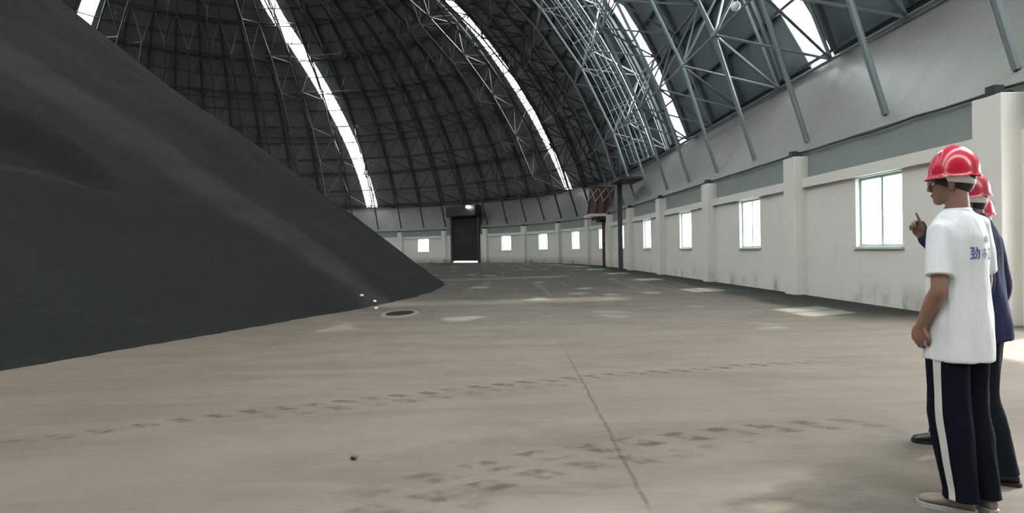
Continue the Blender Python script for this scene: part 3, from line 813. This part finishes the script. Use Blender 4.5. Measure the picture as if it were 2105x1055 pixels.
def shoes(parent, feet, mat):
    for (x, y, yaw) in feet:
        bm = bmesh.new(); Rz = Matrix.Rotation(yaw, 3, 'Z'); rings = []
        for t, w_, h_ in ((-.075, .018, .045), (-.065, .034, .075), (-.03, .038, .095), (.02, .040, .085), (.07, .043, .062), (.12, .047, .052), (.16, .043, .045), (.185, .028, .032), (.192, .010, .02)):
            ring = []
            for k_ in range(16):
                a = 2 * pi * k_ / 16; yy = w_ * cos(a); zz = .012 + (h_ / 2) * (1 + sin(a)); ring.append(Vector((x, y, 0)) + Rz @ Vector((t, yy, zz)))
            rings.append(ring)
        loft(bm, rings); sh_ = obj('shoe', bm, mat, parent, True); md = sh_.modifiers.new('b', 'SUBSURF'); md.levels = 1; md.render_levels = 1
        bm = bmesh.new(); out = []
        for t, w_ in ((-.082, .014), (-.07, .034), (-.03, .041), (.03, .043), (.08, .047), (.13, .050), (.17, .044), (.195, .022)): out.append((t, w_))
        lo = [Vector((x, y, 0)) + Rz @ Vector((t, w_, 0)) for t, w_ in out] + [Vector((x, y, 0)) + Rz @ Vector((t, -w_, 0)) for t, w_ in out[::-1]]
        loft(bm, [lo, [q + Vector((0, 0, .022)) for q in lo]]); obj('sole', bm, 'shoe_sole' if mat == 'brown_shoe' else 'black_shoe', sh_)

def person(label, loc, rz, k, cfg):
    """local frame: +x faces forward, +y is the person's left"""
    root = empty('person', loc, rz); tag(root, label, 'person', None)
    root.scale = (k * .85, k * .85, k); root.rotation_euler = (0, cfg.get('tilt', 0), 0)
    root.matrix_world = Matrix.Translation(loc) @ Matrix.Rotation(cfg.get('tilt', 0), 4, 'Y') @ Matrix.Rotation(rz, 4, 'Z') @ Matrix.Diagonal((k * .85, k * .85, k, 1))
    hc = Vector(cfg['head']); yaw = cfg['yaw']
    bm = bmesh.new(); at, Rm = head(bm, hc, yaw, cfg.get('nod', 0))
    neck = Vector(cfg.get('neck', (-.01, 0, 1.43)))
    tube(bm, [neck - Vector((.01, 0, .05)), neck + Vector((0, 0, .04)), hc + Vector((-.02, 0, -.05))], [.066, .056, .056])
    # trunk
    L = cfg.get('lean', 0)
    loft(bm, [ell((L * (z - .9), 0, z), rx, ry, 0, 24) for z, rx, ry in ((.80, .085, .13), (.90, .105, .155), (1.0, .10, .145), (1.12, .10, .14), (1.25, .112, .155), (1.34, .100, .145), (1.40, .075, .115), (1.44, .055, .075), (1.46, .04, .05))])
    for s_, key in ((1, 'armL'), (-1, 'armR')):
        A = [Vector(q) for q in cfg[key]]; sh_, el, wr = A[0], A[1], A[2]
        tube(bm, [sh_, sh_.lerp(el, .5), el, el.lerp(wr, .3), el.lerp(wr, .7), wr], [.052, .047, .039, .041, .033, .026])
        hd = cfg[key + '_hand']; hand(bm, wr, hd[0], hd[1], hd[2], hd[3], 1.0, hd[4])
    for s_, key in ((1, 'legL'), (-1, 'legR')):
        A = [Vector(q) for q in cfg[key]]; hp_, kn, an = A
        tube(bm, [hp_, hp_.lerp(kn, .5), kn, kn.lerp(an, .35), an], [.078, .068, .053, .054, .036])
        tube(bm, [an, an + Vector((.06, 0, -.035))], [.036, .03])
    body = remeshed('body', bm, cfg.get('skin', 'skin'), root, .0055, 3)
    # eyes, lips and brows
    for s_ in (-1, 1):
        bm = bmesh.new(); ball(bm, at(.0795, s_ * .031, -.009), .0115, 2); e_ = obj('eye', bm, 'eye_white', body, True)
        bm = bmesh.new(); ball(bm, at(.0885, s_ * .031, -.009), .0052, 2); obj('iris', bm, 'eye_dark', body, True)
        bm = bmesh.new(); poly_tube(bm, [at(.092, s_ * .014, .012), at(.094, s_ * .03, .017), at(.086, s_ * .048, .012)], .004, 8); obj('eyebrow', bm, 'hair', body, True)
    bm = bmesh.new(); ball(bm, at(.0955, 0, -.0675), 1, 2, (.006, .018, .0065), Rm); obj('lips', bm, 'lips', body, True)
    # hair: cap over skull, cropped at nape
    bm = bmesh.new(); vs = ball(bm, at(-.012, 0, .028), 1, 4, (.103, .081, .093), Rm)
    ball(bm, at(-.048, 0, -.018), 1, 4, (.055, .066, .052), Rm)
    hr = obj('hair', bm, 'hair', root, True)
    if cfg.get('glasses'):
        bm = bmesh.new()
        for s_ in (-1, 1):
            pts = [at(.104, s_ * .031 + .021 * cos(a), -.010 + .015 * sin(a)) for a in [2 * pi * i / 20 for i in range(21)]]
            poly_tube(bm, pts, .0016, 6); poly_tube(bm, [at(.103, s_ * .052, -.006), at(.06, s_ * .078, -.005), at(-.015, s_ * .082, -.010)], .0016, 6)
        poly_tube(bm, [at(.104, -.010, -.006), at(.106, 0, -.003), at(.104, .010, -.006)], .0016, 6)
        gl = obj('spectacles', bm, 'steel_dark', root, True)
        for s_ in (-1, 1):
            bm = bmesh.new(); c_ = [at(.104, s_ * .031 + .020 * cos(a), -.010 + .0145 * sin(a)) for a in [2 * pi * i / 20 for i in range(20)]]
            c2 = [q + Rm @ Vector((.001, 0, 0)) for q in c_]; loft(bm, [c_, c2]); obj('lens', bm, 'spectacle_glass', gl)
    # upper garment
    bm = bmesh.new(); top_z = 1.43
    hem = cfg['hem']; fl = cfg.get('flare', 1)
    W9 = cfg.get('wid', 1)
    prof = [(hem, .150 * fl, .208 * fl), (hem + .08, .148 * fl, .205 * fl), (.95, .140, .198), (1.05, .130, .186), (1.15, .126, .176), (1.25, .130, .178), (1.33, .122, .184), (1.385, .104, .166), (1.42, .090, .130), (1.447, .072, .090), (1.462, .060, .064)]
    loft(bm, [ell((L * (z - .9) - .006, 0, z), rx, ry * (W9 if z < 1.43 else 1), 0, 32, 0, 2.25) for z, rx, ry in prof])
    for key in ('armL', 'armR'):
        A = [Vector(q) for q in cfg[key]]; sh_, el, wr = A[0], A[1], A[2]
        inn = Vector((sh_.x, sh_.y * .55, sh_.z + .012))
        if cfg['sleeve'] == 'short':
            e2 = sh_.lerp(el, .80); poly_tube(bm, [inn, sh_ + Vector((0, 0, .004)), sh_.lerp(el, .35), e2], [.056, .064, .068, .070], 24)
        else:
            w2 = el.lerp(wr, .93); tube(bm, [inn, sh_, sh_.lerp(el, .5), el, el.lerp(wr, .5), w2], [.06, .064, .060, .052, .047, .040], 20)
    mat = cfg['shirt']
    amp = cfg.get('fold', .006)
    sd = random.random() * 50
    def wrk(co, nr):
        f_ = noise.noise(Vector((co.x * 9 + sd, co.y * 9, co.z * 2.6))) + .5 * noise.noise(Vector((co.x * 18, co.y * 18 + sd, co.z * 7)))
        g_ = noise.noise(Vector((co.x * 5, co.y * 5 + co.z * 9, sd)))
        return co + nr * (f_ * amp * 1.3 + g_ * amp * .6)
    shirt = remeshed('shirt' if cfg['sleeve'] == 'short' else 'jacket', bm, mat, root, .009, 3, wrk)
    # collar
    bm = bmesh.new(); cz = 1.455
    rgs = []
    for z, r_ in ((cz - .014, .068), (cz + .012, .0655), (cz + .014, .061), (cz - .01, .060)):
        rgs.append(ell((L * (z - .9) - .008, 0, z), r_, r_ * 1.0, 0, 28))
    loft(bm, rgs, False); obj('collar', bm, mat, shirt, True)
    # trousers: each leg a loft so a side stripe can follow it
    bm = bmesh.new(); nseg = 32
    stripe_faces = []
    for s_, key in ((1, 'legL'), (-1, 'legR')):
        hp_, kn, an = [Vector(q) for q in cfg[key]]
        tw = cfg.get('baggy', 1)
        pts = [hp_ + Vector((0, -s_ * .045, .06)), hp_ + Vector((0, -s_ * .032, .03)), hp_ + Vector((0, -s_ * .018, -.03)), hp_.lerp(kn, .33), hp_.lerp(kn, .7), kn, kn.lerp(an, .3), kn.lerp(an, .65), kn.lerp(an, .93), an + Vector((.0, 0, -.02))]
        rx = [.070, .090, .104, .106, .098, .088 * tw, .086 * tw, .078 * tw, .070 * tw, .072 * tw]
        ry = [.050, .066, .088, .100, .098, .080 * tw, .078 * tw, .071 * tw, .064 * tw, .066 * tw]
        P3 = []; 
        for i in range(len(pts) - 1):
            for q in range(4):
                t = q / 4; a_, b_ = pts[i], pts[i + 1]; p0 = pts[max(0, i - 1)]; p3 = pts[min(len(pts) - 1, i + 2)]
                c_ = .5 * ((2 * a_) + (b_ - p0) * t + (2 * p0 - 5 * a_ + 4 * b_ - p3) * t * t + (-p0 + 3 * a_ - 3 * b_ + p3) * t ** 3)
                P3.append((c_, rx[i] + (rx[i + 1] - rx[i]) * t, ry[i] + (ry[i + 1] - ry[i]) * t))
        P3.append((pts[-1], rx[-1], ry[-1]))
        rings = []
        for (c_, a_, b_) in P3:
            rg_ = []
            for q in range(nseg):
                an_ = 2 * pi * (q + .5) / nseg
                f_ = 1 + .05 * noise.noise(Vector((cos(an_) * 2 + sd, sin(an_) * 2, c_.z * 7 + s_ * 5))) + .03 * noise.noise(Vector((cos(an_) * 4, sin(an_) * 4 + sd, c_.z * 16)))
                rg_.append((c_.x + a_ * f_ * cos(an_), c_.y + b_ * f_ * sin(an_), c_.z))
            rings.append(rg_)
        vs = [[bm.verts.new(q) for q in r_] for r_ in rings]
        for a_, b_ in zip(vs, vs[1:]):
            for q in range(nseg):
                f_ = bm.faces.new((a_[q], a_[(q + 1) % nseg], b_[(q + 1) % nseg], b_[q]))
                cen = nseg // 4 if s_ > 0 else nseg * 3 // 4
                if cfg.get('stripe') and q in (cen - 2 + cfg['stripe'], cen - 1 + cfg['stripe']): f_.material_index = 1
        bm.faces.new(vs[0][::-1]); bm.faces.new(vs[-1])
    o = obj('trousers', bm, None, root, True, [cfg['pants'], 'stripe_cloth'])
    helmet(root, at, Rm, 1.0, cfg['helmet'], .0, cfg.get('htilt', 0))
    shoes(root, cfg['feet'], cfg['shoe'])
    return root, shirt, body, at, Rm

fa1 = atan2(.96, -.29)
cfg1 = dict(head=(.02, .0, 1.605), yaw=math.radians(24), glasses=True, hem=.735, flare=1.0, wid=.88, lean=0, sleeve='short', shirt='white_cotton', pants='black_trousers', helmet='red_helmet',
            shoe='brown_shoe', stripe=1, fold=.006, baggy=1.22,
            armL=((-.012, .143, 1.352), (-.045, .20, 1.09), (.055, .205, .905)), armL_hand=((.35, -.05, -.9), (0, -1, 0), .75, False, 1),
            armR=((-.01, -.145, 1.385), (-.02, -.185, 1.09), (.13, -.17, .93)), armR_hand=((.4, .05, -.9), (0, 1, 0), .7, False, -1),
            legL=((0, .082, .86), (.0, .07, .48), (-.04, .045, .09)), legR=((0, -.082, .86), (.01, -.085, .48), (-.05, -.115, .09)),
            feet=((-.03, .045, .62), (-.05, -.115, -.2)))
p1, shirt1, body1, at1, Rm1 = person('person in white T-shirt and red helmet with striped dark trousers, nearest of the three', (2.145, 2.70, 0), fa1, .99, cfg1)

# printed characters on the back of the T-shirt, projected on the cloth
from mathutils.bvhtree import BVHTree
bv = BVHTree.FromPolygons([v.co.copy() for v in shirt1.data.vertices], [tuple(pl.vertices) for pl in shirt1.data.polygons])
def on_back(y, z, lift=.0025):
    h = bv.ray_cast(Vector((-.6, y, z)), Vector((1, 0, 0)))
    return (h[0] + Vector((-lift, 0, 0))) if h[0] else None
def strokes(name, segs, y0, z0, sz, w_, mat):
    """segs: ((x0, y0), (x1, y1)) in a unit cell, x runs to the reader's right, which on the back is towards -y"""
    bm = bmesh.new()
    for (a, b) in segs:
        a = Vector(a); b = Vector(b); d = (b - a); n_ = Vector((-d.y, d.x)).normalized() * w_ / 2 / sz; k_ = max(2, int(d.length * sz / .008)); prev = None
        for i in range(k_ + 1):
            c_ = a + d * i / k_; row = []
            for q in (c_ + n_, c_ - n_):
                pt_ = on_back(y0 - q.x * sz, z0 + q.y * sz); row.append(bm.verts.new(pt_) if pt_ else None)
            if prev and all(prev) and all(row): bm.faces.new((prev[0], prev[1], row[1], row[0]))
            prev = row
    o = obj(name, bm, mat, shirt1); md = o.modifiers.new('s', 'SOLIDIFY'); md.thickness = .0012; return o
jin = [((.05, .88), (.48, .88)), ((.48, .88), (.10, .55)), ((.22, .74), (.52, .52)), ((.10, .42), (.50, .42)), ((.30, .42), (.30, .10)), ((.02, .06), (.56, .16)),
       ((.56, .70), (.97, .70)), ((.97, .70), (.90, .05)), ((.90, .05), (.80, .12)), ((.74, .95), (.74, .55)), ((.74, .55), (.56, .04))]
gong = [((.12, .88), (.88, .88)), ((.5, .88), (.5, .12)), ((.02, .12), (.98, .12))]
mid = [((.1, .8), (.9, .8)), ((.5, .95), (.5, .05)), ((.15, .5), (.85, .5)), ((.15, .5), (.15, .2)), ((.85, .5), (.85, .2))]
strokes('back_print', jin, .075, 1.222, .062, .0072, 'print_blue')
strokes('back_print', mid, .000, 1.222, .055, .004, 'print_grey')
strokes('back_print', gong, -.062, 1.218, .060, .0075, 'print_blue')
strokes('back_print', [((0, .5), (1, .5)), ((0, .62), (1, .62)), ((.1, .38), (.9, .38)), ((.2, .8), (.8, .8))], -.035, 1.292, .045, .009, 'print_grey')

f2 = atan2(.72, -.70)
cfg2 = dict(tilt=-.085, head=(.02, .0, 1.545), yaw=math.radians(8), hem=.78, lean=0, sleeve='long', shirt='navy_cloth', pants='dark_cloth', helmet='dark_red_helmet', shoe='black_shoe', fold=.008, baggy=1.1, skin='skin_dusty',
            armL=((-.01, .185, 1.385), (-.06, .245, 1.10), (.05, .25, .87)), armL_hand=((.3, 0, -1), (0, -1, 0), .5, False, 1),
            armR=((.0, -.185, 1.385), (.12, -.20, 1.15), (.30, -.13, 1.36)), armR_hand=((.25, .2, 1), (.2, 1, 0), .9, True, 1),
            legL=((0, .095, .86), (.03, .105, .48), (-.05, .11, .09)), legR=((0, -.095, .86), (.05, -.10, .48), (.05, -.11, .09)),
            feet=((-.05, .11, .25), (.05, -.11, -.2)))
p2 = person('person in navy jacket and dark red helmet raising a pointing hand behind the white T-shirt', (2.63, 3.05, 0), f2, .985, cfg2)[0]
f3 = atan2(.25, -.97)
cfg3 = dict(head=(.02, .0, 1.545), yaw=0.1, hem=.80, lean=0, sleeve='long', shirt='navy_cloth', pants='dark_cloth', helmet='red_helmet', shoe='black_shoe', fold=.008, baggy=1.05, skin='skin_dusty', htilt=.12,
            armL=((-.01, .185, 1.385), (-.05, .235, 1.10), (.05, .24, .87)), armL_hand=((.3, 0, -1), (0, -1, 0), .5, False, 1),
            armR=((.0, -.185, 1.385), (-.03, -.235, 1.10), (.08, -.23, .87)), armR_hand=((.3, 0, -1), (0, 1, 0), .5, False, -1),
            legL=((0, .095, .86), (.03, .105, .48), (-.02, .11, .09)), legR=((0, -.095, .86), (.13, -.09, .48), (.24, -.07, .09)),
            feet=((-.02, .11, .2), (.24, -.07, -.1)))
p3 = person('shortest person, mostly hidden, in dark clothes and bright red helmet farthest back', (2.88, 3.46, 0), f3, .925, cfg3)[0]
